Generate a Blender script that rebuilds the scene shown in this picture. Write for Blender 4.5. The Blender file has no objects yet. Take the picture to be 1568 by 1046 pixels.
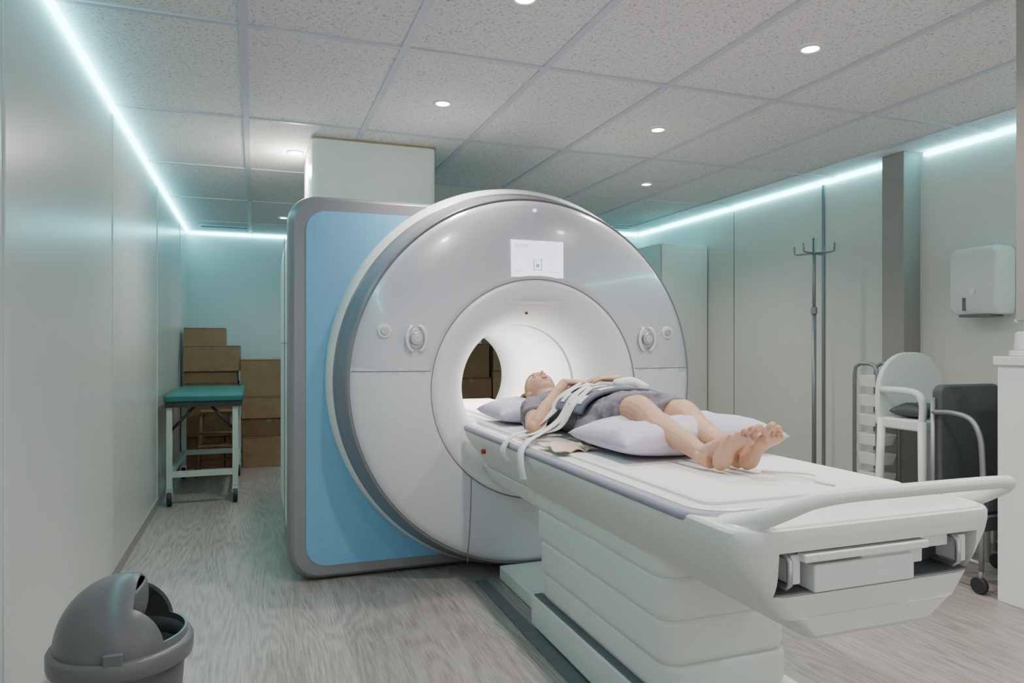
import bpy, bmesh, math, random
from mathutils import Vector, Matrix, noise as mnoise
random.seed(7)
C=bpy.context.scene.collection
V=Vector
# ------------------------------------------------------------------ materials
def mat(name,col,rough=.5,metal=0,emis=None,es=0,noise=0,nscale=20,bump=0,bscale=60,spec=None,coat=0):
    m=bpy.data.materials.new(name); m.use_nodes=True
    nt=m.node_tree; b=nt.nodes['Principled BSDF']
    b.inputs['Base Color'].default_value=(*col,1); b.inputs['Roughness'].default_value=rough
    b.inputs['Metallic'].default_value=metal
    if coat: b.inputs['Coat Weight'].default_value=coat; b.inputs['Coat Roughness'].default_value=.06
    if emis: b.inputs['Emission Color'].default_value=(*emis,1); b.inputs['Emission Strength'].default_value=es
    tc=nt.nodes.new('ShaderNodeTexCoord')
    if noise:
        n=nt.nodes.new('ShaderNodeTexNoise'); n.inputs['Scale'].default_value=nscale; n.inputs['Detail'].default_value=4
        nt.links.new(tc.outputs['Object'],n.inputs['Vector'])
        r=nt.nodes.new('ShaderNodeValToRGB')
        r.color_ramp.elements[0].position=.3; r.color_ramp.elements[1].position=.7
        r.color_ramp.elements[0].color=(*[c*(1-noise) for c in col],1)
        r.color_ramp.elements[1].color=(*[min(1,c*(1+noise*.5)) for c in col],1)
        nt.links.new(n.outputs['Fac'],r.inputs['Fac']); nt.links.new(r.outputs['Color'],b.inputs['Base Color'])
    if bump:
        n2=nt.nodes.new('ShaderNodeTexNoise'); n2.inputs['Scale'].default_value=bscale; n2.inputs['Detail'].default_value=3
        nt.links.new(tc.outputs['Object'],n2.inputs['Vector'])
        bp=nt.nodes.new('ShaderNodeBump'); bp.inputs['Strength'].default_value=bump; bp.inputs['Distance'].default_value=.01
        nt.links.new(n2.outputs['Fac'],bp.inputs['Height']); nt.links.new(bp.outputs['Normal'],b.inputs['Normal'])
    return m
M={}
M['white']=mat('white_plastic',(.80,.80,.79),.32,noise=.03,nscale=3)
M['shell']=mat('shell_white',(.75,.77,.73),.38,noise=.03,nscale=3)
M['silver']=mat('silver_lacquer',(.62,.61,.67),.26,.15,coat=.5)
M['facelow']=mat('face_lower',(.70,.69,.74),.34,.03,coat=.2)
M['grayring']=mat('gray_ring',(.25,.25,.27),.35,.3)
M['seam']=mat('seam',(.25,.25,.27),.6)
M['dark']=mat('dark_plastic',(.025,.026,.03),.5)
M['midgray']=mat('mid_gray',(.15,.155,.17),.5,noise=.1)
M['lav']=mat('lavender_rim',(.33,.31,.39),.4)
M['mattress']=mat('mattress',(.82,.80,.78),.6,noise=.03,nscale=5,bump=.1,bscale=40)
M['pillow']=mat('pillow_fabric',(.58,.53,.65),.8,noise=.06,nscale=8,bump=.5,bscale=22)
M['gown']=mat('gown_fabric',(.185,.165,.20),.85,noise=.15,nscale=14,bump=.6,bscale=26)
M['coilgray']=mat('coil_pad',(.14,.145,.19),.7,noise=.1,nscale=30)
M['strap']=mat('strap_white',(.80,.79,.77),.65,bump=.2,bscale=200)
M['skin']=mat('skin',(.56,.315,.21),.48,noise=.12,nscale=18,bump=.08,bscale=120)
M['skin'].node_tree.nodes['Principled BSDF'].inputs['Subsurface Weight'].default_value=.08
M['skin'].node_tree.nodes['Principled BSDF'].inputs['Subsurface Scale'].default_value=.01
M['lip']=mat('lips',(.50,.17,.15),.45)
M['brow']=mat('brow_hair',(.16,.09,.05),.8)
M['hair']=mat('blond_hair',(.42,.27,.13),.6,noise=.35,nscale=60,bump=.8,bscale=120)
M['chrome']=mat('brushed_steel',(.55,.55,.56),.3,.85)
M['chromed']=mat('dull_steel',(.30,.30,.31),.4,.6)
M['green']=mat('green_vinyl',(.018,.13,.115),.45,noise=.1)
M['cart']=mat('cart_enamel',(.46,.52,.48),.4)
M['card']=mat('cardboard',(.30,.19,.105),.8,noise=.15,nscale=9)
M['card2']=mat('cardboard_dark',(.22,.125,.065),.8,noise=.15,nscale=9)
M['tape']=mat('parcel_tape',(.24,.15,.09),.35)
M['wood']=mat('stool_wood',(.30,.17,.08),.5,noise=.3,nscale=12)
M['bin']=mat('bin_plastic',(.095,.098,.105),.38,noise=.05)
M['bin2']=mat('bin_lid',(.125,.127,.135),.30,noise=.05)
M['wheelgray']=mat('upholstery_gray',(.085,.088,.095),.6,noise=.1)
M['cream']=mat('cream_cloth',(.66,.50,.38),.8,bump=.4,bscale=30)
M['spot']=mat('lamp_glass',(1,1,1),.3,emis=(1,.95,.88),es=22)
M['trimring']=mat('lamp_trim',(.75,.72,.68),.35)
M['led']=mat('led_strip',(.5,1,1),.4,emis=(.24,.90,.95),es=19)
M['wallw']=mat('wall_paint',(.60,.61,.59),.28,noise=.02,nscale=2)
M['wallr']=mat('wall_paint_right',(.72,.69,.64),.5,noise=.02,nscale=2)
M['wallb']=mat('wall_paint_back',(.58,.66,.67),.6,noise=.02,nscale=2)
M['column']=mat('column_paint',(.34,.31,.29),.6,noise=.03)
M['grid']=mat('grid_bar',(.56,.56,.64),.45)
M['gold']=mat('tower_trim',(.36,.27,.17),.4,.3)
M['ledred']=mat('red_button',(.5,.03,.03),.4)
def bluemat():
    m=mat('blue_perforated_panel',(.2,.5,.75),.45); nt=m.node_tree; b=nt.nodes['Principled BSDF']
    tc=nt.nodes.new('ShaderNodeTexCoord'); mp=nt.nodes.new('ShaderNodeMapping'); mp.inputs['Scale'].default_value=(1,1,1)
    mp.inputs['Rotation'].default_value=(math.radians(90),0,0)
    nt.links.new(tc.outputs['Object'],mp.inputs['Vector'])
    v=nt.nodes.new('ShaderNodeTexVoronoi'); v.inputs['Scale'].default_value=85; v.inputs['Randomness'].default_value=.1; v.voronoi_dimensions='2D'
    nt.links.new(mp.outputs['Vector'],v.inputs['Vector'])
    r=nt.nodes.new('ShaderNodeValToRGB'); r.color_ramp.elements[0].position=.25; r.color_ramp.elements[1].position=.5
    r.color_ramp.elements[0].color=(.155,.40,.62,1); r.color_ramp.elements[1].color=(.19,.455,.69,1)
    nt.links.new(v.outputs['Distance'],r.inputs['Fac']); nt.links.new(r.outputs['Color'],b.inputs['Base Color'])
    return m
M['blue']=bluemat()
def ceilmat():
    m=mat('acoustic_tile',(.6,.6,.6),.9); nt=m.node_tree; b=nt.nodes['Principled BSDF']
    tc=nt.nodes.new('ShaderNodeTexCoord')
    n=nt.nodes.new('ShaderNodeTexNoise'); n.inputs['Scale'].default_value=82; n.inputs['Detail'].default_value=3; n.inputs['Roughness'].default_value=.65; n.inputs['Distortion'].default_value=.7
    nt.links.new(tc.outputs['Object'],n.inputs['Vector'])
    r=nt.nodes.new('ShaderNodeValToRGB'); e=r.color_ramp.elements
    e[0].position=.35; e[0].color=(.40,.39,.40,1); e[1].position=.46; e[1].color=(.75,.735,.75,1)
    nt.links.new(n.outputs['Fac'],r.inputs['Fac']); nt.links.new(r.outputs['Color'],b.inputs['Base Color'])
    bp=nt.nodes.new('ShaderNodeBump'); bp.inputs['Strength'].default_value=.3; bp.inputs['Distance'].default_value=.003
    nt.links.new(r.outputs['Color'],bp.inputs['Height']); nt.links.new(bp.outputs['Normal'],b.inputs['Normal'])
    return m
M['ceil']=ceilmat()
def floormat():
    m=mat('gray_oak_vinyl',(.4,.38,.36),.36); nt=m.node_tree; b=nt.nodes['Principled BSDF']; L=nt.links.new; N=nt.nodes.new
    tc=N('ShaderNodeTexCoord')
    mp=N('ShaderNodeMapping'); mp.inputs['Rotation'].default_value=(0,0,math.radians(90)); L(tc.outputs['Object'],mp.inputs['Vector'])
    br=N('ShaderNodeTexBrick'); br.inputs['Scale'].default_value=1; br.inputs['Brick Width'].default_value=1.25; br.inputs['Row Height'].default_value=.19
    br.inputs['Mortar Size'].default_value=.0012; br.inputs['Color1'].default_value=(.0,.0,.0,1); br.inputs['Color2'].default_value=(1,1,1,1); br.inputs['Mortar'].default_value=(.3,.3,.3,1)
    L(mp.outputs['Vector'],br.inputs['Vector'])
    mul=N('ShaderNodeVectorMath'); mul.operation='SCALE'; mul.inputs['Scale'].default_value=7.3; L(br.outputs['Color'],mul.inputs[0])
    add=N('ShaderNodeVectorMath'); add.operation='ADD'; L(tc.outputs['Object'],add.inputs[0]); L(mul.outputs['Vector'],add.inputs[1])
    ms=N('ShaderNodeMapping'); ms.inputs['Scale'].default_value=(5.2,.62,1); L(add.outputs['Vector'],ms.inputs['Vector'])
    n=N('ShaderNodeTexNoise'); n.inputs['Scale'].default_value=1.0; n.inputs['Detail'].default_value=1.0; n.inputs['Distortion'].default_value=.15; L(ms.outputs['Vector'],n.inputs['Vector'])
    mm=N('ShaderNodeMath'); mm.operation='MULTIPLY'; mm.inputs[1].default_value=100; L(n.outputs['Fac'],mm.inputs[0])
    sn=N('ShaderNodeMath'); sn.operation='SINE'; L(mm.outputs[0],sn.inputs[0])
    mf=N('ShaderNodeMapping'); mf.inputs['Scale'].default_value=(150,6,1); L(tc.outputs['Object'],mf.inputs['Vector'])
    f=N('ShaderNodeTexNoise'); f.inputs['Scale'].default_value=1; f.inputs['Detail'].default_value=3; L(mf.outputs['Vector'],f.inputs['Vector'])
    a2=N('ShaderNodeMath'); a2.operation='MULTIPLY_ADD'; a2.inputs[1].default_value=.09; L(sn.outputs[0],a2.inputs[0]); L(f.outputs['Fac'],a2.inputs[2])
    r=N('ShaderNodeValToRGB'); e=r.color_ramp.elements; e[0].position=.22; e[0].color=(.235,.205,.19,1); e[1].position=.68; e[1].color=(.44,.395,.37,1)
    L(a2.outputs[0],r.inputs['Fac'])
    mx=N('ShaderNodeMixRGB'); mx.blend_type='MULTIPLY'; mx.inputs['Fac'].default_value=.12; L(r.outputs['Color'],mx.inputs['Color1']); L(br.outputs['Color'],mx.inputs['Color2'])
    L(mx.outputs['Color'],b.inputs['Base Color'])
    bp=N('ShaderNodeBump'); bp.inputs['Strength'].default_value=.08; bp.inputs['Distance'].default_value=.003; L(a2.outputs[0],bp.inputs['Height']); L(bp.outputs['Normal'],b.inputs['Normal'])
    return m
M['floor']=floormat()
M['screen']=mat('display_screen',(.9,.9,.95),.2,emis=(.82,.87,1),es=1.6)
M['scr_ui']=mat('display_graphics',(.3,.35,.45),.3,emis=(.40,.48,.64),es=.7)
# ------------------------------------------------------------------ geometry helpers
def empty(name):
    o=bpy.data.objects.new(name,None); C.objects.link(o); o.empty_display_size=.1; return o
def mesh(name,verts,faces,m,parent=None,smooth=False,mats=None,midx=None):
    me=bpy.data.meshes.new(name); me.from_pydata([tuple(v) for v in verts],[],faces); 
    for mm in (mats or [m]): me.materials.append(M[mm] if isinstance(mm,str) else mm)
    if midx: 
        for p,i in zip(me.polygons,midx): p.material_index=i
    bm=bmesh.new(); bm.from_mesh(me); bmesh.ops.recalc_face_normals(bm,faces=bm.faces); bm.to_mesh(me); bm.free()
    if smooth:
        for p in me.polygons: p.use_smooth=True
    o=bpy.data.objects.new(name,me); C.objects.link(o)
    if parent: o.parent=parent
    return o
def bevel(o,w,seg=3):
    b=o.modifiers.new('bevel','BEVEL'); b.width=w; b.segments=seg; b.limit_method='ANGLE'; b.angle_limit=math.radians(35)
    for p in o.data.polygons: p.use_smooth=True
    b.harden_normals=True
    return o
def boolcut(o,cut):
    bo=o.modifiers.new('b','BOOLEAN'); bo.object=cut; bo.operation='DIFFERENCE'; bo.solver='EXACT'
    dg=bpy.context.evaluated_depsgraph_get(); me=bpy.data.meshes.new_from_object(o.evaluated_get(dg)); o.modifiers.clear(); o.data=me
    bpy.data.objects.remove(cut)
def box(name,x0,x1,y0,y1,z0,z1,m,parent=None,bv=0,seg=3):
    vs=[(x,y,z) for z in (z0,z1) for x,y in ((x0,y0),(x1,y0),(x1,y1),(x0,y1))]
    fs=[(0,3,2,1),(4,5,6,7),(0,1,5,4),(1,2,6,5),(2,3,7,6),(3,0,4,7)]
    o=mesh(name,vs,fs,m,parent)
    if bv: bevel(o,bv,seg)
    return o
def loftrings(rings,cap=True,closed=False):
    n=len(rings[0]); vs=[v for r in rings for v in r]; fs=[]
    for i in range(len(rings)-1):
        for k in range(n):
            a=i*n+k; b=i*n+(k+1)%n; fs.append((a,b,b+n,a+n))
    if cap:
        fs.append(tuple(range(n))); fs.append(tuple((len(rings)-1)*n+k for k in range(n)))
    return vs,fs
def tubedata(path,rads,n=12,hint=None,cap=True):
    path=[V(p) for p in path]
    if not isinstance(rads,(list,tuple)): rads=[rads]*len(path)
    if len(rads)!=len(path):
        q=[]; 
        for i in range(len(path)):
            f=i/(len(path)-1)*(len(rads)-1); k=min(int(f),len(rads)-2); f-=k
            A=rads[k];B=rads[k+1]; A=A if isinstance(A,tuple) else (A,A); B=B if isinstance(B,tuple) else (B,B)
            q.append((A[0]*(1-f)+B[0]*f,A[1]*(1-f)+B[1]*f))
        rads=q
    rings=[]; prev=None
    for i,p in enumerate(path):
        t=(path[min(i+1,len(path)-1)]-path[max(i-1,0)]).normalized()
        if prev is None:
            h=V(hint) if hint else (V((0,0,1)) if abs(t.z)<.9 else V((1,0,0)))
            up=(h-t*h.dot(t)).normalized()
        else:
            up=(prev-t*prev.dot(t)).normalized()
        if hint:
            h=V(hint); q=h-t*h.dot(t)
            if q.length>.1: up=q.normalized()
        prev=up; sd=t.cross(up)
        r=rads[i]; a,b=(r if isinstance(r,(tuple,list)) else (r,r))
        rings.append([p+sd*(a*math.cos(2*math.pi*k/n))+up*(b*math.sin(2*math.pi*k/n)) for k in range(n)])
    return loftrings(rings,cap)
def catmull(pts,sub=6):
    pts=[V(p) for p in pts]; out=[]
    P=[pts[0]*2-pts[1]]+pts+[pts[-1]*2-pts[-2]]
    for i in range(1,len(P)-2):
        for s in range(sub):
            t=s/sub; a,b,c,d=P[i-1],P[i],P[i+1],P[i+2]
            out.append(.5*((2*b)+(c-a)*t+(2*a-5*b+4*c-d)*t*t+(3*b-a-3*c+d)*t**3))
    out.append(pts[-1]); return out
def tube(name,path,r,m,parent=None,n=12,smoothpath=0):
    if smoothpath: path=catmull(path,smoothpath)
    vs,fs=tubedata(path,r,n); return mesh(name,vs,fs,m,parent,True)
def cyl(name,c,r,h,m,parent=None,axis='Z',n=32,bv=0,r2=None):
    c=V(c); r2=r if r2 is None else r2
    ax={'X':V((1,0,0)),'Y':V((0,1,0)),'Z':V((0,0,1))}[axis]
    u={'X':V((0,1,0)),'Y':V((0,0,1)),'Z':V((1,0,0))}[axis]; w=ax.cross(u)
    rings=[[c+ax*(s*h/2)+u*(rr*math.cos(2*math.pi*k/n))+w*(rr*math.sin(2*math.pi*k/n)) for k in range(n)] for s,rr in ((-1,r),(1,r2))]
    vs,fs=loftrings(rings); o=mesh(name,vs,fs,m,parent)
    if bv: bevel(o,bv,3)
    return o
def rrect(x0,x1,y0,y1,r,n=8):
    if not isinstance(r,(list,tuple)): r=[r]*4   # order: x1y1, x0y1, x0y0, x1y0
    pts=[]
    for (cx,cy,a0,rr) in ((x1-r[0],y1-r[0],0,r[0]),(x0+r[1],y1-r[1],90,r[1]),(x0+r[2],y0+r[2],180,r[2]),(x1-r[3],y0+r[3],270,r[3])):
        for k in range(n+1):
            a=math.radians(a0+90*k/n); pts.append((cx+rr*math.cos(a),cy+rr*math.sin(a)))
    return pts
def prismXY(name,outs,m,parent=None,smooth=False,bv=0):
    rings=[[V((x,y,z)) for x,y in o] for o,z in outs]
    vs,fs=loftrings(rings); o=mesh(name,vs,fs,m,parent,smooth)
    if bv: bevel(o,bv)
    return o
def prismXZ(name,outs,m,parent=None,bv=0):
    rings=[[V((x,y,z)) for x,z in o] for o,y in outs]
    vs,fs=loftrings(rings); o=mesh(name,vs,fs,m,parent)
    if bv: bevel(o,bv)
    return o
# ------------------------------------------------------------------ room
H=2.6; XL=-.73; XR=4.27; YB=9.0; YF=-.9; YP=7.4
box('floor',XL-.1,XR+.1,YF,YB+.1,-.1,0,'floor')
box('ceiling',XL-.1,XR+.1,YF,YB+.1,H,H+.1,'ceil')
box('wall_left',XL-.1,XL,YF,YB,0,H,'wallw')
box('wall_right',XR,XR+.1,YF,YP,0,H,'wallr')
box('wall_back',XL-.1,XR+.1,YB,YB+.1,0,H,'wallb')
box('wall_partition',3.2,XR+.1,YP,YP+.1,0,H,'wallb')
box('baseboard_left',XL,XL+.012,YF,YB,0,.07,'column')
box('baseboard_right',XR-.012,XR,YF,YP,0,.07,'column')
box('baseboard_back',XL,3.2,YB-.012,YB,0,.07,'column')
for i,y in enumerate((.8,2.6,4.39,6.28,8.1)): box('trim_%d'%(i+1),XL,XL+.004,y-.007,y+.007,.07,H-.05,'wallb',None)
box('trim_6',XR-.012,XR,4.48,4.505,0,H-.02,'chromed')
box('trim_7',XR-.004,XR,5.62,5.63,0,H-.05,'column')
col=box('wall_column',4.12,XR,3.62,3.80,0,H,'column',None,.006)
g=empty('ceiling_grid')
for i in range(7):
    x=-.045+.666*i; box('bar_y_%d'%i,x-.018,x+.018,YF,YB,H-.007,H,'grid',g)
for i in range(-2,5):
    y=4.37+1.27*i; box('bar_x_%d'%(i+2),XL,XR,y-.014,y+.014,H-.0075,H,'grid',g)
v=empty('ceiling_air_vent'); box('slot',-.55,-.08,8.45,8.56,H-.012,H-.001,'dark',v); box('frame',-.57,-.06,8.43,8.45,H-.014,H-.001,'grid',v)
v=empty('ceiling_air_vent.001'); box('slot',3.35,3.95,7.0,7.10,H-.012,H-.001,'dark',v); box('frame',3.33,3.97,6.98,7.0,H-.014,H-.001,'grid',v)
def led(name,x0,x1,y0,y1):
    box(name,x0,x1,y0,y1,H-.036,H-.010,'led')
led('led_strip_light',XL+.001,XL+.02,YF,YB-.03)
led('led_strip_light.001',XL+.03,3.15,YB-.02,YB-.001)
led('led_strip_light.002',XR-.02,XR-.001,3.84,YP-.03)
led('led_strip_light.003',XR-.02,XR-.001,YF,3.58)
led('led_strip_light.004',3.25,XR-.03,YP-.02,YP-.001)
def downlight(i,x,y,power=26):
    e=empty('recessed_downlight'+('' if i==0 else '.%03d'%i))
    n=28; rings=[]
    for r,z in ((.055,H-.001),(.055,H-.006),(.040,H-.008),(.036,H-.003)):
        rings.append([V((x+r*math.cos(2*math.pi*k/n),y+r*math.sin(2*math.pi*k/n),z)) for k in range(n)])
    vs,fs=loftrings(rings,False); mesh('trim_ring',vs,fs,'trimring',e,True)
    cyl('bulb',(x,y,H-.005),.033,.004,'spot',e)
    l=bpy.data.lights.new('lamp','SPOT'); l.energy=power; l.spot_size=math.radians(140); l.spot_blend=.8; l.shadow_soft_size=.04; l.color=(1,.94,.88)
    o=bpy.data.objects.new('lamp',l); C.objects.link(o); o.location=(x,y,H-.02); o.parent=e
    return e
DL=[(.955,2.50),(2.30,2.50),(.955,3.745),(2.30,3.76),(3.0,5.08),(.26,5.05),(.28,7.71),(.955,1.2),(2.30,1.2),(3.3,1.2)]
for i,(x,y) in enumerate(DL):
    e=downlight(i,x,y,62 if i!=6 else 30)
    if i==5:
        l=bpy.data.lights.new('glow','POINT'); l.energy=11; l.shadow_soft_size=.04; l.color=(1,.95,.85)
        o=bpy.data.objects.new('glow',l); C.objects.link(o); o.location=(x,y,H-.12); o.parent=e
# ------------------------------------------------------------------ MRI scanner
g=empty('mri_scanner')
CX=1.475; N=144
prof=[ # r, cz, y, mat
 (1.10,1.11,4.20,'shell'),(1.115,1.11,4.02,'shell'),(1.11,1.105,3.97,'shell'),(1.095,1.10,3.93,'shell'),(1.083,1.095,3.915,'shell'),
 (1.078,1.09,3.91,'grayring'),(1.065,1.09,3.86,'grayring'),(1.040,1.09,3.77,'grayring'),(1.030,1.09,3.745,'grayring'),(1.022,1.09,3.735,'grayring'),
 (1.019,1.09,3.743,'seam'),(1.014,1.09,3.743,'seam'),
 (1.010,1.09,3.730,'face'),(.98,1.089,3.716,'face'),(.93,1.087,3.700,'face'),(.86,1.08,3.686,'face'),(.78,1.07,3.673,'face'),(.70,1.06,3.664,'face'),(.64,1.052,3.659,'face'),(.608,1.05,3.657,'face'),
 (.605,1.05,3.662,'seam'),(.601,1.05,3.662,'seam'),
 (.597,1.05,3.655,'white'),(.57,1.05,3.652,'white'),(.54,1.05,3.658,'white'),(.50,1.05,3.68,'white'),(.46,1.05,3.715,'white'),(.42,1.05,3.77,'white'),(.39,1.05,3.83,'white'),(.37,1.05,3.90,'white'),(.36,1.05,3.97,'white'),
 (.358,1.05,4.0,'seam'),(.358,1.05,4.004,'white'),(.358,1.05,4.6,'white'),(.358,1.05,4.604,'seam'),(.358,1.05,5.30,'white'),(.38,1.05,5.38,'white'),(.43,1.05,5.44,'white'),(.50,1.05,5.46,'white')]
def ring(r,cz,y): return [V((CX+r*math.sin(2*math.pi*k/N),y,max(.006,cz+r*math.cos(2*math.pi*k/N)))) for k in range(N)]
rings=[ring(*p[:3]) for p in prof]
vs,fs=loftrings(rings,False)
names=['shell','grayring','seam','silver','facelow','white']; mi=[]
for i in range(len(prof)-1):
    t=prof[i+1][3]
    for k in range(N):
        zc=(rings[i][k].z+rings[i+1][k].z+rings[i][(k+1)%N].z)/3
        mi.append(names.index(t) if t!='face' else (names.index('silver') if zc>1.155 else names.index('facelow')))
mesh('front_housing',vs,fs,None,g,True,mats=names,midx=mi)
fp=[(p[0],p[1],p[2]) for p in prof[12:20]]   # r, centre z, y
def face_y(x,z):
    def at(r):
        r=max(min(r,fp[0][0]),fp[-1][0])
        for a,b in zip(fp,fp[1:]):
            if b[0]<=r<=a[0]:
                t=(a[0]-r)/(a[0]-b[0]); return a[1]+(b[1]-a[1])*t, a[2]+(b[2]-a[2])*t
        return fp[-1][1],fp[-1][2]
    cz=1.07
    for _ in range(6):
        r=math.hypot(x-CX,z-cz); cz,y=at(r)
    return y
def sup(ins,y,n=14):
    out=[]
    for k in range(N):
        th=2*math.pi*k/N; s,c=math.sin(th),math.cos(th)
        b=(1.03 if c>0 else 1.04)-ins
        if s<0: r=1/((abs(s)/(1.30-ins))**n+(abs(c)/b)**n)**(1/n)
        else: r=min(b/max(1e-6,abs(c)),1.03-ins)
        out.append(V((CX+r*s,y,1.05+r*c)))
    return out
R=[sup(0,4.08),sup(0,5.36),sup(.02,5.42),sup(.06,5.45),ring(.50,1.05,5.46)]
vs,fs=loftrings(R,False); mesh('magnet_body',vs,fs,'shell',g,True)
o=prismXZ('side_frame',[(rrect(.175,1.62,.012,2.105,.15,12),4.10),(rrect(.165,1.62,.010,2.11,.15,12),4.07),(rrect(.175,1.62,.012,2.105,.15,12),4.035),(rrect(.20,1.60,.035,2.085,.14,12),4.012)],'grayring',g)
boolcut(o,cyl('cut',(CX,4.05,1.05),.7,.4,'dark',None,'Y',64))
for p in o.data.polygons: p.use_smooth=len(p.vertices)==4
o=prismXZ('blue_panel',[(rrect(.262,1.55,.085,2.025,.11,12),4.03),(rrect(.262,1.55,.085,2.025,.11,12),4.008)],'blue',g)
boolcut(o,cyl('cut',(CX,4.05,1.05),.7,.4,'dark',None,'Y',64))
box('side_seam',.170,.1745,4.6,4.606,.2,1.95,'seam',g)
box('side_joint',.170,.1745,4.12,5.35,1.30,1.305,'seam',g)
def seam(name,pts,r=.0028,m='seam'):
    tube(name,[(x,face_y(x,z)-.0005,z) for x,z in pts],r,m,g,6)
seam('seam_left',[(.468+i*.01,1.155) for i in range(0,41)])
seam('seam_right',[(2.083+i*.01,1.155) for i in range(0,40)])
for s in (-1,1):
    seam('seam_low_%d'%(s+1),[(CX+s*.385,.585-i*.02) for i in range(0,25)])
sx0,sx1,sz0,sz1=1.318,1.628,1.665,1.868
ys=face_y(CX,1.77)
box('display_bezel',sx0-.004,sx1+.004,ys-.004,ys+.03,sz0-.004,sz1+.004,'silver',g,.002)
box('display',sx0,sx1,ys-.007,ys+.0,sz0,sz1,'screen',g)
ui=[(.02,.10,.175,.178),(.02,.10,.165,.167),(.12,.19,.10,.102),(.12,.17,.085,.087),(.13,.135,.04,.10),(.175,.18,.04,.10),(.13,.18,.04,.044),(.02,.06,.03,.032),(.22,.29,.03,.032),(.145,.165,.055,.075)]
for i,(a,b_,c_,d_) in enumerate(ui): box('display_line_%d'%i,sx0+a,sx0+b_,ys-.0085,ys-.006,sz0+c_,sz0+d_,'scr_ui',g)
for s in (-1,1):
    x=CX+s*.685; z=1.325; y=face_y(x,z)
    cyl('knob_base_%d'%s,(x,y-.004,z),.052,.016,'silver',g,'Y',32,.004)
    cyl('knob_%d'%s,(x,y-.024,z),.034,.034,'chrome',g,'Y',32,.006)
    cyl('knob_cap_%d'%s,(x,y-.043,z),.020,.008,'silver',g,'Y',24,.003)
    for q in (-1,1):
        pts=[(x+q*.050*math.cos(a),y-.022,z+.072*math.sin(a)) for a in [math.radians(d) for d in range(-62,63,12)]]
        pts=[(pts[0][0]-q*.004,y+.002,pts[0][2]-.004)]+pts+[(pts[-1][0]-q*.004,y+.002,pts[-1][2]+.004)]
        tube('grip_%d_%d'%(s,q),pts,.0085,'white',g,10)
    x=CX+s*.843; z=1.365; y=face_y(x,z)
    cyl('button_ring_%d'%s,(x,y-.003,z),.036,.020,'white',g,'Y',32,.003)
    cyl('button_%d'%s,(x,y-.012,z),.022,.016,'chrome',g,'Y',24,.003)
box('intercom_lip',CX-.19,CX+.19,3.668,3.70,1.522,1.535,'facelow',g,.003)
cyl('laser_port',(CX-.03,3.76,1.47),.006,.02,'dark',g,'Y',12)
t=prismXY('cable_tower',[(rrect(.335,1.12,4.58,5.34,.035),2.06),(rrect(.335,1.12,4.58,5.34,.035),H)],'shell',g)
prismXY('tower_trim',[(rrect(.33,1.125,4.575,5.345,.035),H-.022),(rrect(.33,1.125,4.575,5.345,.035),H-.008)],'gold',g)
cyl('status_lamp',(CX,face_y(CX,2.045)-.002,2.045),.010,.008,'screen',g,'Y',16)
l=bpy.data.lights.new('bore_lamp','AREA'); l.shape='RECTANGLE'; l.size=.12; l.size_y=1.0; l.energy=17; l.color=(1,.95,.90)
o=bpy.data.objects.new('bore_lamp',l); C.objects.link(o); o.location=(CX,4.65,1.39); o.parent=g
# ------------------------------------------------------------------ patient table
t=empty('mri_patient_table')
TX0,TX1,TY0,TY1=1.035,1.865,1.335,3.63
def to(ins,r=.10,yk=.12): return rrect(TX0+ins,TX1-ins,TY0+ins*yk,TY1,[.05,.05,r,r],10)
body=prismXY('table_body',[(to(.135,.04),.645),(to(.125,.045),.655),(to(.055,.06),.745),(to(.012,.075),.805),(to(.0,.08),.835),(to(.0,.08),.858),(to(.006,.08),.866)],'shell',t)
boolcut(body,box('cutter',1.14,1.775,1.2,1.47,.705,.812,'dark'))
bevel(body,.004,2)
box('recess_liner',1.142,1.772,1.45,1.468,.707,.81,'midgray',t)
box('recess_floor',1.145,1.77,1.36,1.46,.705,.709,'midgray',t)
box('storage_tray',1.245,1.56,1.338,1.45,.709,.775,'white',t,.006)
box('tray_lip',1.21,1.60,1.33,1.36,.785,.805,'white',t,.004)
box('tray_block',1.40,1.60,1.35,1.45,.745,.79,'shell',t,.004)
box('tray_side_shelf',1.60,1.70,1.36,1.45,.775,.806,'white',t,.004)
for i,x in enumerate((1.175,1.715)):
    tube('latch_%d'%i,[(x,1.42,.80),(x,1.355,.80),(x,1.343,.79),(x,1.343,.735),(x,1.355,.725),(x,1.42,.725)],.007,'chrome',t,8)
    box('latch_plate_%d'%i,x+.012,x+.04,1.352,1.42,.73,.80,'white',t,.004)
def rimline(ins,r): return rrect(TX0+ins,TX1-ins,TY0+.15+ins,TY1,[.05,.05,r,r],10)
prismXY('rim',[(rimline(-.004,.12),.846),(rimline(-.007,.12),.856),(rimline(-.004,.12),.870),(rimline(.02,.12),.874)],'lav',t,True)
prismXY('top_shell',[(rimline(.022,.10),.868),(rimline(.022,.10),.876),(rimline(.03,.10),.879)],'white',t)
prismXY('mattress',[(rrect(1.10,1.80,1.56,3.62,.04),.876),(rrect(1.10,1.80,1.56,3.62,.04),.887),(rrect(1.107,1.793,1.567,3.613,.035),.891)],'mattress',t)
prismXY('end_apron',[(rrect(1.05,1.85,1.345,1.50,.06),.86),(rrect(1.06,1.84,1.35,1.50,.06),.872),(rrect(1.075,1.825,1.365,1.49,.05),.876)],'white',t,False,.003)
box('cradle_in_bore',1.235,1.715,3.60,5.2,.80,.868,'white',t,.01)
box('cradle_pad',1.27,1.68,3.60,5.15,.868,.884,'mattress',t,.006)
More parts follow.
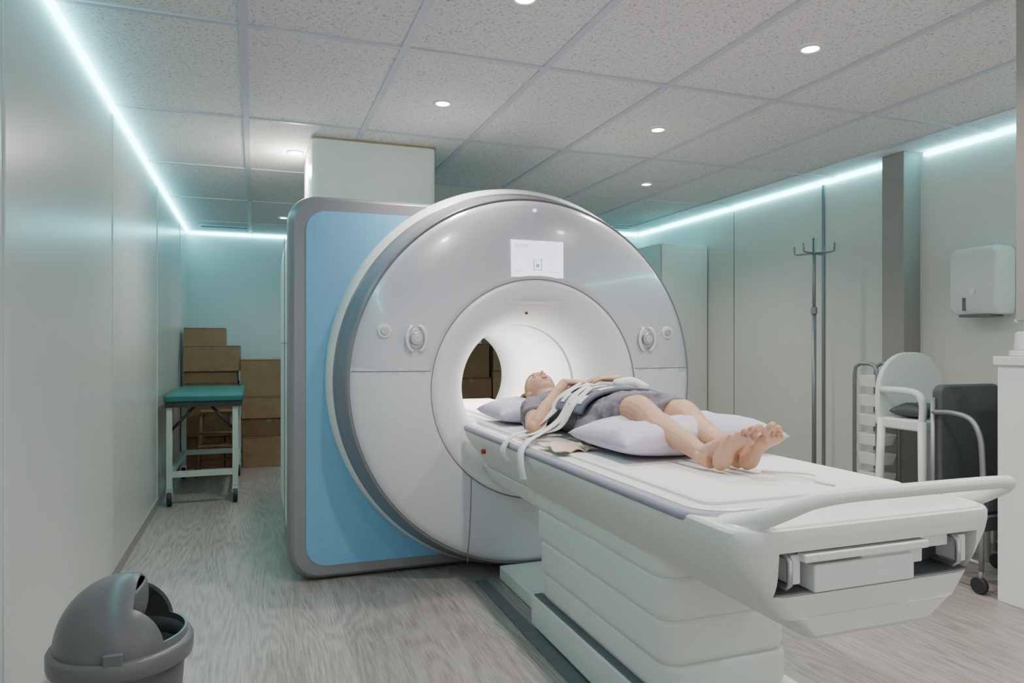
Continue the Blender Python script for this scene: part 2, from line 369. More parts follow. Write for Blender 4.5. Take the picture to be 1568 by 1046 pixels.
hp=[(1.075,1.48,.852),(1.085,1.42,.868),(1.105,1.36,.890),(1.140,1.315,.917),(1.19,1.288,.940),(1.28,1.277,.950),(1.45,1.275,.951),(1.66,1.277,.950),(1.78,1.283,.947),(1.855,1.31,.935),(1.885,1.365,.907),(1.878,1.43,.872),(1.862,1.50,.855)]
hpp=catmull(hp,6)
vs,fs=tubedata(hpp,[(.022,.014),(.026,.020),(.023,.024),(.018,.021),(.0165,.018),(.0165,.0165),(.0165,.0165),(.0165,.0165),(.0165,.0165),(.0165,.018),(.020,.022),(.022,.024),(.014,.016)],16,hint=(0,0,1)); mesh('push_handle',vs,fs,'shell',t,True)
prismXY('under_hull',[(rrect(1.25,1.62,1.36,2.3,.03),.59),(rrect(1.235,1.64,1.345,2.4,.03),.605),(rrect(1.19,1.71,1.345,2.4,.03),.65)],'shell',t,False,.004)
def ped(name,a,z0,z1,m='shell'):
    x0,x1,y0,y1=a; d=.014
    prismXY(name,[(rrect(x0+d,x1-d,y0+d,y1-d,.06),z0),(rrect(x0+.002,x1-.002,y0+.002,y1-.002,.065),z0+.018),(rrect(x0,x1,y0,y1,.065),z0+.03),(rrect(x0,x1,y0,y1,.065),z1-.012),(rrect(x0+d*.6,x1-d*.6,y0+d*.6,y1-d*.6,.06),z1)],m,t,False,.004)
ped('pedestal_top',(1.19,1.70,1.93,3.03),.555,.66)
ped('pedestal_mid',(1.20,1.70,1.935,3.02),.415,.557)
ped('pedestal_low',(1.21,1.70,1.94,3.01),.27,.417)
ped('pedestal_base',(1.225,1.70,1.93,3.01),.15,.272)
box('foot_block',1.195,1.74,1.72,3.05,.012,.148,'shell',t,.008)
box('foot_strip',1.203,1.245,1.74,3.03,.146,.154,'midgray',t)
box('dock_bridge',1.27,1.68,3.03,3.72,.0,.075,'shell',t,.01)
box('floor_shadow_strip',1.13,1.195,1.4,3.72,.0,.008,'midgray',t,.003)  # thin dark plate painted in for the contact shadow beside the table foot
cyl('release_button',(1.045,3.30,.775),.012,.02,'ledred',t,'X',16,.002)
prismXY('dock_neck',[(rrect(1.20,1.70,3.0,3.68,.05),.56),(rrect(1.15,1.75,3.0,3.68,.05),.65)],'shell',t,False,.006)
# ------------------------------------------------------------------ pillows
def pillow(name,c,hx,hy,hz,m,rz=0,seed=0,dent=None,parent=None):
    n=48; vs=[];fs=[]
    def P(u,v,s):
        e=max(0,(1-abs(u)**2.6))*max(0,(1-abs(v)**2.6)); h=e**.42
        px=hx*u; py=hy*v
        px*=1-.06*(1-v*v); py*=1-.06*(1-u*u)
        w=mnoise.noise(V((u*2.2+seed,v*2.2,seed*1.7+s)))*.14+mnoise.noise(V((u*6+seed,v*6,s+3)))*.09
        ang=math.atan2(v,u); rr=max(abs(u),abs(v)); w+=.05*math.sin(ang*23+seed)*max(0,rr-.55)
        z=hz*h*(1+w) if s>0 else -hz*.75*h
        if dent and s>0:
            for dx,dy,dr,dd in dent:
                q=math.exp(-(((u-dx)**2+(v-dy)**2)/dr**2)); z-=dd*q*h
        return V((px,py,z))
    R=Matrix.Rotation(rz,3,'Z'); c=V(c)
    for s in (1,-1):
        for i in range(n+1):
            for j in range(n+1):
                vs.append(R@P(-1+2*i/n,-1+2*j/n,s)+c)
    off=(n+1)**2
    for s in (0,1):
        for i in range(n):
            for j in range(n):
                a=s*off+i*(n+1)+j; q=(a,a+1,a+n+2,a+n+1); fs.append(q if s else q[::-1])
    me=bpy.data.meshes.new(name); me.from_pydata([tuple(v) for v in vs],[],fs); bm=bmesh.new(); bm.from_mesh(me); bmesh.ops.remove_doubles(bm,verts=bm.verts,dist=.0008); bmesh.ops.recalc_face_normals(bm,faces=bm.faces); bm.to_mesh(me); bm.free()
    for p in me.polygons: p.use_smooth=True
    me.materials.append(M[m]); o=bpy.data.objects.new(name,me); C.objects.link(o)
    if parent: o.parent=parent
    return o
pillow('head_pillow',(1.41,3.47,.946),.29,.20,.078,'pillow',0,1,dent=[(0,-.1,.5,.02)])
pillow('knee_pillow',(1.50,2.32,.954),.355,.21,.086,'pillow',.04,5,dent=[(-.4,.0,.3,.02),(.15,.0,.3,.02)])
# ------------------------------------------------------------------ patient
pat=empty('patient')
BV=[];BF=[]
def addto(d):
    vs,fs=d; o=len(BV); BV.extend(vs); BF.extend([tuple(i+o for i in f) for f in fs])
def limb(pts,rads,hint=(0,0,1),n=18,sub=5):
    P=catmull(pts,sub); rr=[]
    rads=[r if isinstance(r,tuple) else (r,r) for r in rads]
    for i in range(len(pts)-1):
        for s in range(sub):
            tt=s/sub; tt=tt*tt*(3-2*tt); rr.append(tuple(rads[i][q]*(1-tt)+rads[i+1][q]*tt for q in (0,1)))
    rr.append(rads[-1]); addto(tubedata(P,rr,n,hint))
def ball(c,r,n=14):
    c=V(c); r=V(r) if not isinstance(r,(int,float)) else V((r,r,r)); rings=[]
    for i in range(1,n):
        a=math.pi*i/n; rings.append([c+V((r.x*math.sin(a)*math.cos(2*math.pi*k/16),r.y*math.sin(a)*math.sin(2*math.pi*k/16),r.z*math.cos(a))) for k in range(16)])
    addto(loftrings(rings))
limb([(1.405,3.30,1.01),(1.405,3.25,.995),(1.41,3.16,.985),(1.42,3.05,.99),(1.425,2.92,.99),(1.435,2.80,.985),(1.445,2.70,.985),(1.445,2.62,.99)],
     [(.05,.05),(.085,.055),(.15,.085),(.145,.098),(.13,.092),(.14,.088),(.165,.095),(.14,.08)])
limb([(1.405,3.22,.995),(1.403,3.29,1.01),(1.40,3.36,1.035)],[.06,.052,.055])
def leg(hip,knee,ankle,heel,toe,side):
    hip,knee,ankle,heel,toe=map(V,(hip,knee,ankle,heel,toe))
    mid=(hip+knee)/2; q=(knee+ankle)/2
    limb([hip,mid+V((0,0,-.003)),knee+V((0,.035,0)),knee,knee+(ankle-knee)*.14,knee+(ankle-knee)*.34+V((0,.0,-.014)),q+(ankle-q)*.35,ankle+(knee-ankle)*.10,ankle],
         [(.090,.085),(.075,.075),(.058,.058),(.053,.056),(.048,.051),(.051,.055),(.038,.040),(.029,.032),(.031,.033)])
    ball(knee+V((0,0,.024)),(.034,.036,.034))
    f=(toe-heel).normalized(); L=(toe-heel).length
    sd=V((1,0,0)); sd=(sd-f*sd.dot(f)).normalized(); n=sd.cross(f); 
    if n.y<0: n=-n
    h0=heel
    for q_ in (-1,1): ball(ankle+sd*q_*.025-f*.004,(.012,.015,.015))
    limb([ankle+V((0,.01,0)),ankle*.45+heel*.55+n*.008],[(.031,.033),(.032,.034)])
    B=[h0-f*.020+n*.014,h0-f*.012+n*.012,h0+f*.012+n*.012,h0+f*L*.33+n*.022,h0+f*L*.55+n*.016,h0+f*(L*.74)+n*.004,h0+f*(L*.85)+n*.002]
    limb(B,[(.010,.010),(.024,.022),(.032,.032),(.029,.026),(.037,.022),(.045,.019),(.040,.012)],hint=tuple(n))
    limb([ankle+V((0,.0,.004)),h0+f*L*.45+n*.036,h0+f*L*.72+n*.014],[(.028,.028),(.024,.020),(.024,.013)],hint=tuple(n))
    ball(h0+f*L*.74+sd*side*.024-n*.006,(.018,.018,.016))
    offs=[-.033,-.0095,.0085,.0245,.039]; ln=[.046,.043,.038,.032,.026]; rad=[.0135,.0085,.0082,.0078,.0078]
    for o,l,r in zip(offs,ln,rad):
        b=h0+f*(L*.80-max(0,o+.01)*.55)+sd*(-o*side)*1.12+n*.003
        limb([b,b+f*l*.5+n*.005,b+f*l*.85-n*.001,b+f*l-n*.007],[r,r*.85,r*1.1,r*.75],n=10,sub=3)
leg((1.36,2.70,.985),(1.36,2.345,1.046),(1.368,1.955,.937),(1.385,1.885,.917),(1.410,1.785,1.040),1)
leg((1.53,2.70,.985),(1.545,2.33,1.026),(1.467,1.94,.935),(1.475,1.87,.915),(1.512,1.770,1.036),-1)
sR,eR,wR=V((1.262,3.18,.985)),V((1.145,2.885,.932)),V((1.325,2.965,1.122))
sL,eL,wL=V((1.555,3.18,.985)),V((1.705,2.90,.95)),V((1.56,2.905,1.140))
def arm(s,e,w):
    limb([s+V((0,.01,0)),s+(e-s)*.35,s+(e-s)*.75,e],[.050,.046,.039,.038])
    limb([e,e+(w-e)*.12,e+(w-e)*.35,e+(w-e)*.75,w],[.036,.038,.036,.026,(.026,.020)])
    ball(e,.037)
arm(sR,eR,wR); arm(sL,eL,wL)
for s in (sR,sL): ball(s,(.055,.055,.055))
def hand(w,d,n,s,curl):
    w=V(w); d=V(d).normalized(); n=V(n); n=(n-d*n.dot(d)).normalized(); s=V(s); s=(s-d*s.dot(d)-n*s.dot(n)).normalized()
    limb([w-d*.01,w+d*.02,w+d*.055,w+d*.088],[(.025,.018),(.033,.016),(.040,.015),(.040,.011)],hint=tuple(-n))
    for i,(o,l,r) in enumerate(((.031,.070,.0082),(.0105,.078,.0084),(-.0105,.072,.0080),(-.030,.056,.0072))):
        p=w+d*(.082-abs(o-.01)*.2)+s*o; dd=(d+s*o*2.6).normalized(); pts=[p]; cur=dd; a=curl
        for seg in (.45,.30,.25):
            cur=(cur+n*a).normalized(); pts.append(pts[-1]+cur*l*seg)
        limb(pts,[r*1.1,r,r*.92,r*.75],n=10,sub=3,hint=tuple(-n))
    p=w+d*.022+s*.026; pts=[p,p+(s*.8+d*.9).normalized()*.034+n*.004,p+(s*.75+d*.9).normalized()*.034+n*.004+(d+s*.15).normalized()*.028,p+(s*.75+d*.9).normalized()*.034+n*.006+(d+s*.1).normalized()*.048]
    limb(pts,[.015,.0115,.0095,.0075],n=10,sub=3)
hand(wR,(1,-.05,-.02),(0,0,-1),(0,1,0),.14)
hand(wL,(-1,.16,.0),(0,0,-1),(0,1,0),.22)
HC=V((1.40,3.425,1.058)); ha=math.radians(10); tl=math.radians(-8)
Rm=Matrix.Rotation(ha,3,'X')@Matrix.Rotation(tl,3,'Y')
def hp_(s,f,u): return HC+Rm@V((s,u,f))
def headpt(th,ph,hair=False):
    u=math.cos(th); rr=math.sin(th); s=rr*math.sin(ph); f=rr*math.cos(ph)
    U=u*.112; S=s*.074; F=f*.094-.006
    if u<0:
        k=-u; S*=1-.30*k**1.3; F=F*(1-.12*k) + (.012*k if f>0 else .030*k)
    if not hair and f>0:
        g=lambda a,b,sa,sb:math.exp(-((U-a)/sa)**2-((S-b)/sb)**2)
        F+=.024*g(-.030,0,.012,.012)+.014*g(-.010,0,.022,.009)
        F+=.006*g(.022,.0,.010,.045)-.011*g(.004,.031,.012,.016)-.011*g(.004,-.031,.012,.016)
        F+=.006*g(.003,.031,.006,.011)+.006*g(.003,-.031,.006,.011)
        F+=.009*g(-.058,0,.010,.020)-.005*g(-.076,0,.006,.02)+.012*g(-.094,0,.013,.02)
        F+=.004*(g(-.03,.04,.02,.015)+g(-.03,-.04,.02,.015))
    return S,F,U
hr=[]
for i in range(1,60):
    th=math.pi*i/60; row=[]
    for k in range(80):
        s,f,u=headpt(th,2*math.pi*k/80); row.append(hp_(s,f,u))
    hr.append(row)
addto(loftrings(hr))
for s in (-1,1):
    c=hp_(s*.074,-.012,-.006); ball(c,(.008,.026,.017)); ball(hp_(s*.071,-.005,-.030),(.007,.010,.009))
o=mesh('body',BV,BF,'skin',pat,True)
r=o.modifiers.new('remesh','REMESH'); r.mode='VOXEL'; r.voxel_size=.003; r.use_smooth_shade=True
sm=o.modifiers.new('smooth','SMOOTH'); sm.factor=.5; sm.iterations=2
def ell(name,c,rx,ry,rz,m,rot=None,parent=pat,n=10):
    rings=[]
    for i in range(1,n):
        a=math.pi*i/n
        rings.append([V(c)+Rm@V((rx*math.sin(a)*math.cos(2*math.pi*k/14),ry*math.sin(a)*math.sin(2*math.pi*k/14),rz*math.cos(a))) for k in range(14)])
    vs,fs=loftrings(rings); return mesh(name,vs,fs,m,parent,True)
for s in (-1,1):
    ell('eyelash_%d'%s,hp_(s*.030,.0735,-.002),.012,.0018,.003,'brow')
    ell('eyebrow_%d'%s,hp_(s*.029,.0785,.021),.014,.0025,.003,'brow')
ell('upper_lip',hp_(0,.0845,-.055),.018,.0035,.004,'lip'); ell('lower_lip',hp_(0,.083,-.0625),.015,.004,.004,'lip')
hr=[]
for i in range(1,46):
    th=math.pi*i/46; row=[]
    for k in range(72):
        ph=2*math.pi*k/72; s,f,u=headpt(th,ph,True)
        line=.060 if f>.055 else (.060-(.055-f)*1.2 if f>.0 else (-.006 if f>-.02 else -.006+(f+.02)*1.8))
        edge=u-line
        k2=max(0,min(1,edge/.012+.5)); k2=k2*k2*(3-2*k2)
        wv=1+.03*math.sin(ph*17+th*5)+.02*math.sin(ph*31)
        sc=.90+(.215*wv)*k2
        row.append(hp_(s*sc,f*sc,u*sc))
    hr.append(row)
vs,fs=loftrings(hr); mesh('hair',vs,fs,'hair',pat,True)
for i in range(18):
    s=-.08+.16*i/17
    pts=[hp_(s*.9,-.03,.095-.3*abs(s)),hp_(s*1.15,-.058,.112-.3*abs(s)),hp_(s*1.5+.01*math.sin(i*3),-.078,.125-.3*abs(s)+.012*math.sin(i*2.1))]
    vs,fs=tubedata(catmull(pts,4),[(.013,.009),(.012,.008),(.005,.004)],8); mesh('hair_lock_%d'%i,vs,fs,'hair',pat,True)
BV=[];BF=[]
limb([(1.405,3.265,1.0),(1.407,3.225,.99),(1.412,3.14,.988),(1.42,3.05,.992),(1.425,2.92,.992),(1.435,2.80,.988),(1.445,2.68,.990),(1.450,2.56,1.000),(1.452,2.475,1.012),(1.452,2.43,1.028)],
     [(.075,.062),(.135,.080),(.170,.097),(.163,.108),(.150,.104),(.155,.099),(.190,.104),(.195,.105),(.203,.100),(.208,.088)],n=36)
limb([sR+V((.04,.01,0)),sR,sR+(eR-sR)*.30,sR+(eR-sR)*.52],[.06,.062,.058,.060],n=20)
limb([sL+V((-.04,.01,0)),sL,sL+(eL-sL)*.30,sL+(eL-sL)*.52],[.06,.062,.058,.060],n=20)
limb([(1.27,2.66,.955),(1.262,2.55,.955),(1.275,2.45,.965)],[(.04,.055),(.045,.055),(.03,.045)],n=20)
limb([(1.64,2.66,.955),(1.66,2.55,.955),(1.64,2.42,.975)],[(.04,.055),(.045,.055),(.03,.045)],n=20)
limb([(1.36,2.58,1.00),(1.36,2.48,1.022),(1.36,2.405,1.032)],[(.09,.088),(.086,.082),(.080,.076)],n=24)
limb([(1.54,2.58,1.00),(1.543,2.48,1.010),(1.545,2.385,1.018)],[(.09,.088),(.086,.082),(.080,.076)],n=24)
o=mesh('gown',BV,BF,'gown',pat,True)
r=o.modifiers.new('remesh','REMESH'); r.mode='VOXEL'; r.voxel_size=.006; r.use_smooth_shade=True
sm=o.modifiers.new('smooth','SMOOTH'); sm.factor=.5; sm.iterations=3
tx=bpy.data.textures.new('folds','CLOUDS'); tx.noise_scale=.055; tx.noise_depth=2
dp=o.modifiers.new('folds','DISPLACE'); dp.texture=tx; dp.strength=.024; dp.mid_level=.45; dp.texture_coords='GLOBAL'
# ------------------------------------------------------------------ body coil pad with straps
coil=empty('mri_body_coil')
def over(yc,t,off):
    cx=1.44; a=math.pi*(1-t)
    return V((cx+(.196+off)*math.copysign(abs(math.cos(a))**.85,math.cos(a)),yc,.985+(.115+off)*math.sin(a)**.8))
def sheet(name,y0,y1,t0,t1,off,m,th=.008,parent=coil,skew=0,nx=40,ny=6):
    vs=[];fs=[]
    for i in range(nx+1):
        for j in range(ny+1):
            t=t0+(t1-t0)*i/nx; y=y0+(y1-y0)*j/ny+skew*(t-.5)
            vs.append(over(y,t,off))
    for i in range(nx):
        for j in range(ny):
            a=i*(ny+1)+j; fs.append((a,a+1,a+ny+2,a+ny+1))
    o=mesh(name,vs,fs,m,parent,True); s=o.modifiers.new('s','SOLIDIFY'); s.thickness=th; s.offset=0
    return o
sheet('pad',2.58,2.83,.05,.95,.012,'coilgray',.016,skew=-.04)
for i,(y0,y1,t0,t1) in enumerate(((2.60,2.63,.14,.24),(2.68,2.71,.12,.22),(2.76,2.79,.13,.24),(2.60,2.63,.34,.44),(2.69,2.72,.36,.46),(2.77,2.80,.36,.46),(2.64,2.67,.62,.74),(2.75,2.78,.60,.72))):
    sheet('patch_%d'%i,y0,y1,t0,t1,.022,'strap',.004,skew=-.04,nx=16,ny=3)
tube('coil_connector',[(1.50,2.80,1.125),(1.60,2.84,1.125),(1.66,2.80,1.10)],[.018,.024,.016],'strap',coil,12,4)
def ribbon(name,pts,w,m='strap',parent=coil,wd=(0,1,0),th=.003,sub=8):
    P=catmull(pts,sub); vs=[];fs=[]
    for i,p in enumerate(P):
        d=V(wd); tg=(P[min(i+1,len(P)-1)]-P[max(i-1,0)]).normalized(); d=(d-tg*d.dot(tg)).normalized()
        vs+= [p-d*w/2,p,p+d*w/2]
    for i in range(len(P)-1):
        for j in (0,1): a=i*3+j; fs.append((a,a+1,a+4,a+3))
    o=mesh(name,vs,fs,m,parent,True); s=o.modifiers.new('s','SOLIDIFY'); s.thickness=th; s.offset=0; return o
W1=(-.25,1,-.15)
ribbon('strap_a',[(1.36,2.79,1.128),(1.275,2.81,1.09),(1.215,2.85,1.0),(1.13,2.885,.93),(1.06,2.90,.903),(1.018,2.905,.865),(1.010,2.91,.82),(1.03,2.915,.785)],.042,wd=W1)
ribbon('strap_b',[(1.34,2.73,1.13),(1.26,2.72,1.08),(1.20,2.73,.985),(1.12,2.75,.925),(1.055,2.73,.898),(1.018,2.71,.86),(1.010,2.69,.80),(1.018,2.68,.75)],.046,wd=W1)
ribbon('strap_c',[(1.31,2.66,1.12),(1.235,2.67,1.05),(1.185,2.71,.955),(1.11,2.79,.920),(1.05,2.84,.903)],.040,wd=W1)
ribbon('strap_d',[(1.35,2.84,1.128),(1.262,2.86,1.07),(1.21,2.89,.98),(1.16,2.84,.930),(1.09,2.81,.912)],.034,wd=W1)
def cloth(name,x0,x1,y0,y1,z,m,seed):
    n=24; vs=[];fs=[]
    for i in range(n+1):
        for j in range(n+1):
            u=i/n;v_=j/n; x=x0+(x1-x0)*u+.012*mnoise.noise(V((u*3,v_*3,seed))); y=y0+(y1-y0)*v_+.02*mnoise.noise(V((u*3,v_*3,seed+9)))
            vs.append((x,y,z+.010+.010*mnoise.noise(V((u*5,v_*5,seed+4)))))
    for i in range(n):
        for j in range(n): a=i*(n+1)+j; fs.append((a,a+1,a+n+2,a+n+1))
    o=mesh(name,vs,fs,m,None,True); s=o.modifiers.new('s','SOLIDIFY'); s.thickness=.004; return o
cloth('folded_cloth',1.06,1.22,2.42,2.64,.892,'cream',2)
c2=empty('coil_cable'); tube('cable',[(1.50,1.84,.897),(1.56,1.78,.90),(1.58,1.70,.905),(1.55,1.66,.897),(1.56,1.60,.895)],.004,'strap',c2,8,8)
# ------------------------------------------------------------------ trash bin
b=empty('swing_top_trash_bin'); bc=(-.362,2.33); n=64
def circ(r,z,ox=0,oy=0): return [V((bc[0]+ox+r*math.cos(2*math.pi*k/n),bc[1]+oy+r*math.sin(2*math.pi*k/n),z)) for k in range(n)]
vs,fs=loftrings([circ(.135,.0),circ(.14,.01),circ(.165,.36),circ(.167,.40),circ(.150,.40),circ(.13,.03)],True); mesh('bucket',vs,fs,'bin',b,True)
vs,fs=loftrings([circ(.172,.385),circ(.187,.388),circ(.190,.40),circ(.190,.432),circ(.184,.442),circ(.160,.445),circ(.158,.41),circ(.165,.39)],False); mesh('rim_ring',vs,fs,'bin2',b,True)
def domering(r,h,z=.44,ne=20):
    out=[]
    for j in range(ne):
        e=math.pi/2*j/ne; out.append([V((bc[0]+r*math.cos(e)*math.cos(2*math.pi*k/n),bc[1]+r*math.cos(e)*math.sin(2*math.pi*k/n),z+h*math.sin(e))) for k in range(n)])
    return out
outer=domering(.174,.188); inner=domering(.167,.181)
rr=outer; vs=[v for r in rr for v in r]+[V((bc[0],bc[1],.628))]; fs=[]
for i in range(len(rr)-1):
    for k in range(n): a=i*n+k; b2=i*n+(k+1)%n; fs.append((a,b2,b2+n,a+n))
top=len(vs)-1
for k in range(n): fs.append(((len(rr)-1)*n+k,(len(rr)-1)*n+(k+1)%n,top))
base=len(vs); rr=inner; vs+= [v for r in rr for v in r]+[V((bc[0],bc[1],.621))]
for i in range(len(rr)-1):
    for k in range(n): a=base+i*n+k; b2=base+i*n+(k+1)%n; fs.append((a,a+n,b2+n,b2))
top=len(vs)-1
for k in range(n): fs.append((base+(len(rr)-1)*n+(k+1)%n,base+(len(rr)-1)*n+k,top))
for k in range(n): fs.append((k,base+k,base+(k+1)%n,(k+1)%n))
dome=mesh('lid_dome',vs,fs,'bin2',b,True)
cp=rrect(bc[0]+.045,bc[0]+.30,.463,.80,[.02,.04,.05,.02],8)
cut=prismXZ('cut',[(cp,bc[1]-.122),(cp,bc[1]+.122)],'dark')
boolcut(dome,cut)
for p in dome.data.polygons: p.use_smooth=True
try:
    dome.data.set_sharp_from_angle(angle=math.radians(40))
except Exception as e: print(e)
fv=[];ff=[]
for i in range(17):
    for j in range(13):
        w_=-.112+.224*i/16; q=.045+.11*j/12
        e2=max(0,1-(w_/.170)**2-(q/.170)**2); z=.44+.178*math.sqrt(e2)
        an=math.radians(58); dx=q-.045; dz=z-.58; x2=.045+dx*math.cos(an)+dz*math.sin(an); z2=.58-dx*math.sin(an)+dz*math.cos(an)
        fv.append((bc[0]+x2-.01,bc[1]+w_,z2+.012))
for i in range(16):
    for j in range(12): a=i*13+j; ff.append((a,a+1,a+14,a+13))
o=mesh('swing_flap',fv,ff,'bin',b,True); s=o.modifiers.new('s','SOLIDIFY'); s.thickness=.006
box('hinge_tab',bc[0]-.02,bc[0]+.03,bc[1]-.186,bc[1]-.165,.43,.47,'bin2',b,.006)
# ------------------------------------------------------------------ gurney / exam cart
c=empty('examination_cart'); x0,x1,y0,y1=-.68,-.09,6.22,7.55
box('vinyl_top',x0,x1,y0,y1,.83,.885,'green',c,.015)
box('top_frame',x0+.01,x1-.01,y0+.01,y1-.01,.79,.83,'dark',c)
for i,(x,y) in enumerate(((x0+.04,y0+.05),(x1-.06,y0+.05),(x0+.04,y1-.06),(x1-.06,y1-.06))):
    box('leg_%d'%i,x-.022,x+.022,y-.022,y+.022,.14,.79,'cart',c,.004)
    box('fork_%d'%i,x-.026,x+.026,y-.02,y+.02,.08,.14,'chrome',c,.003)
    cyl('caster_%d'%i,(x,y+.01,.062),.06,.035,'dark',c,'X',28,.006); cyl('hub_%d'%i,(x,y+.01,.062),.028,.04,'chrome',c,'X',20,.002)
for i,z in enumerate((.23,)):
    box('rail_front_%d'%i,x0+.06,x1-.08,y0+.03,y0+.07,z,z+.045,'cart',c); box('rail_back_%d'%i,x0+.06,x1-.08,y1-.08,y1-.04,z,z+.045,'cart',c)
box('rail_left',x0+.02,x0+.06,y0+.07,y1-.08,.23,.275,'cart',c); box('rail_right',x1-.08,x1-.04,y0+.07,y1-.08,.23,.275,'cart',c)
tube('brace_l',[(x0+.05,y0+.05,.60),(x0+.22,y0+.05,.79)],.012,'dark',c); tube('brace_r',[(x1-.07,y0+.05,.60),(x1-.24,y0+.05,.79)],.012,'dark',c)
# ------------------------------------------------------------------ cardboard boxes
bs=empty('cardboard_box_stack')
def cbox(p,i,x0,x1,y0,y1,z0,z1,m='card'):
    box('box_%d'%i,x0,x1,y0,y1,z0+.001,z1-.002,m,p,.004,2)
    box('tape_%d'%i,(x0+x1)/2-.025,(x0+x1)/2+.025,y0-.001,y1+.001,z1-.05,z1-.0015,'tape',p)
    box('flap_%d'%i,x0+.002,x1-.002,y0-.0015,y0+.001,z1-.012,z1-.008,'dark',p)
for i,a in enumerate(((-.69,-.30,8.05,8.6,0,.33),(-.29,-.15,8.05,8.5,0,.33,),(-.69,-.15,8.03,8.55,.33,.66),(-.69,-.16,8.03,8.55,.66,.885),(-.69,-.17,8.04,8.5,.885,1.01),(-.69,-.145,8.0,8.5,1.01,1.28),(-.69,-.29,8.05,8.5,1.28,1.465))):
    cbox(bs,i,*a,m=('card2' if i<3 else 'card'))
bs=empty('cardboard_box_stack.001')
for i,a in enumerate(((-.12,.40,7.95,8.5,0,.32),(-.14,.42,7.97,8.5,.32,.51),(-.13,.40,7.95,8.5,.51,.74),(-.14,.45,7.97,8.5,.74,1.135))):
    cbox(bs,i,*a,m=('card2' if i==1 else 'card'))
bs=empty('cardboard_box_stack.002')
for i,a in enumerate(((2.1,2.6,7.9,8.4,0,.45),(2.62,3.1,7.9,8.4,0,.5),(2.1,2.6,7.9,8.4,.45,.9),(2.62,3.1,7.9,8.4,.5,.98),(2.12,2.58,7.92,8.4,.9,1.3),(2.63,3.08,7.92,8.4,.98,1.42))):
    cbox(bs,i,*a,m=('card' if i%2 else 'card2'))
s=empty('wooden_step_stool'); sx,sy=-.36,7.72
box('seat',sx-.15,sx+.15,sy-.12,sy+.12,.60,.63,'wood',s,.006)
box('step',sx-.16,sx+.16,sy-.20,sy-.04,.28,.305,'wood',s,.006)
for i,(a,b_) in enumerate(((-1,-1),(1,-1),(-1,1),(1,1))):
    tube('leg_%d'%i,[(sx+a*.13,sy+b_*.10,.60),(sx+a*.17,sy+b_*(.19 if b_<0 else .14),.0)],.018,'wood',s,8)
for i,z in enumerate((.16,.42)): tube('rung_%d'%i,[(sx-.15,sy-.14,z),(sx+.15,sy-.14,z)],.012,'wood',s,8)
# ------------------------------------------------------------------ tall cabinet
c=empty('tall_storage_cabinet')
box('carcass',3.72,4.26,6.05,6.62,.0,2.28,'wallw',c,.004)
box('door_panel',3.735,4.255,6.03,6.05,.05,2.265,'wallr',c,.003)
box('handle',3.775,3.79,6.01,6.03,1.0,1.25,'chrome',c,.003)
box('plinth',3.74,4.25,6.035,6.05,0,.05,'dark',c)
# ------------------------------------------------------------------ IV pole
p=empty('iv_drip_stand'); px,py=4.0,4.31
tube('pole_lower',[(px,py,.08),(px,py,1.55)],.016,'chromed',p,16); tube('pole_upper',[(px,py,1.5),(px,py,2.10)],.013,'chromed',p,16)
cyl('clamp',(px,py,1.55),.024,.05,'chromed',p,'Z',20,.004)
for i,a in enumerate((0,90,180,270)):
    a=math.radians(a+20); d=V((math.cos(a),math.sin(a),0)); L=.155
    tube('hook_%d'%i,[V((px,py,1.985))+d*.0,V((px,py,1.985))+d*L*.85,V((px,py,1.99))+d*L,V((px,py,2.05))+d*L*1.02],.0075,'chromed',p,8)
    L2=.24; tube('foot_%d'%i,[V((px,py,.09)),V((px,py,.075))+d*L2],.014,'chromed',p,8); q=V((px,py,.03))+d*L2; cyl('wheel_%d'%i,q,.029,.02,'dark',p,'X',20)
# ------------------------------------------------------------------ towel dispenser
d=empty('paper_towel_dispenser')
prismXY('casing',[(rrect(4.13,4.268,2.97,3.27,.03),1.475),(rrect(4.10,4.268,2.96,3.28,.03),1.52),(rrect(4.10,4.268,2.96,3.28,.03),1.85),(rrect(4.12,4.268,2.98,3.26,.03),1.885)],'shell',d,False,.008)
box('slot',4.12,4.23,3.02,3.22,1.462,1.476,'midgray',d); box('lock',4.096,4.102,3.10,3.13,1.60,1.63,'chrome',d)
box('window',4.096,4.101,3.16,3.18,1.50,1.58,'midgray',d)
# ------------------------------------------------------------------ sink cabinet far right
c=empty('washbasin_cabinet')
box('carcass',3.53,4.26,1.80,2.55,.0,1.19,'white',c,.004); box('worktop',3.515,4.26,1.79,2.565,1.19,1.235,'shell',c,.006)
box('door_gap',3.528,3.531,2.17,2.176,.06,1.17,'seam',c)
w=empty('soap_pump_station'); cyl('base',(3.62,2.47,1.25),.07,.03,'white',w,'Z',32,.006); cyl('bottle',(3.62,2.47,1.31),.052,.10,'white',w,'Z',32,.015,.045); tube('spout',[(3.62,2.47,1.36),(3.62,2.47,1.41),(3.58,2.47,1.42),(3.55,2.47,1.41)],.010,'shell',w,10,4)
box('door_frame_post',2.585,2.68,1.72,1.80,1.38,H,'column',None,.004)
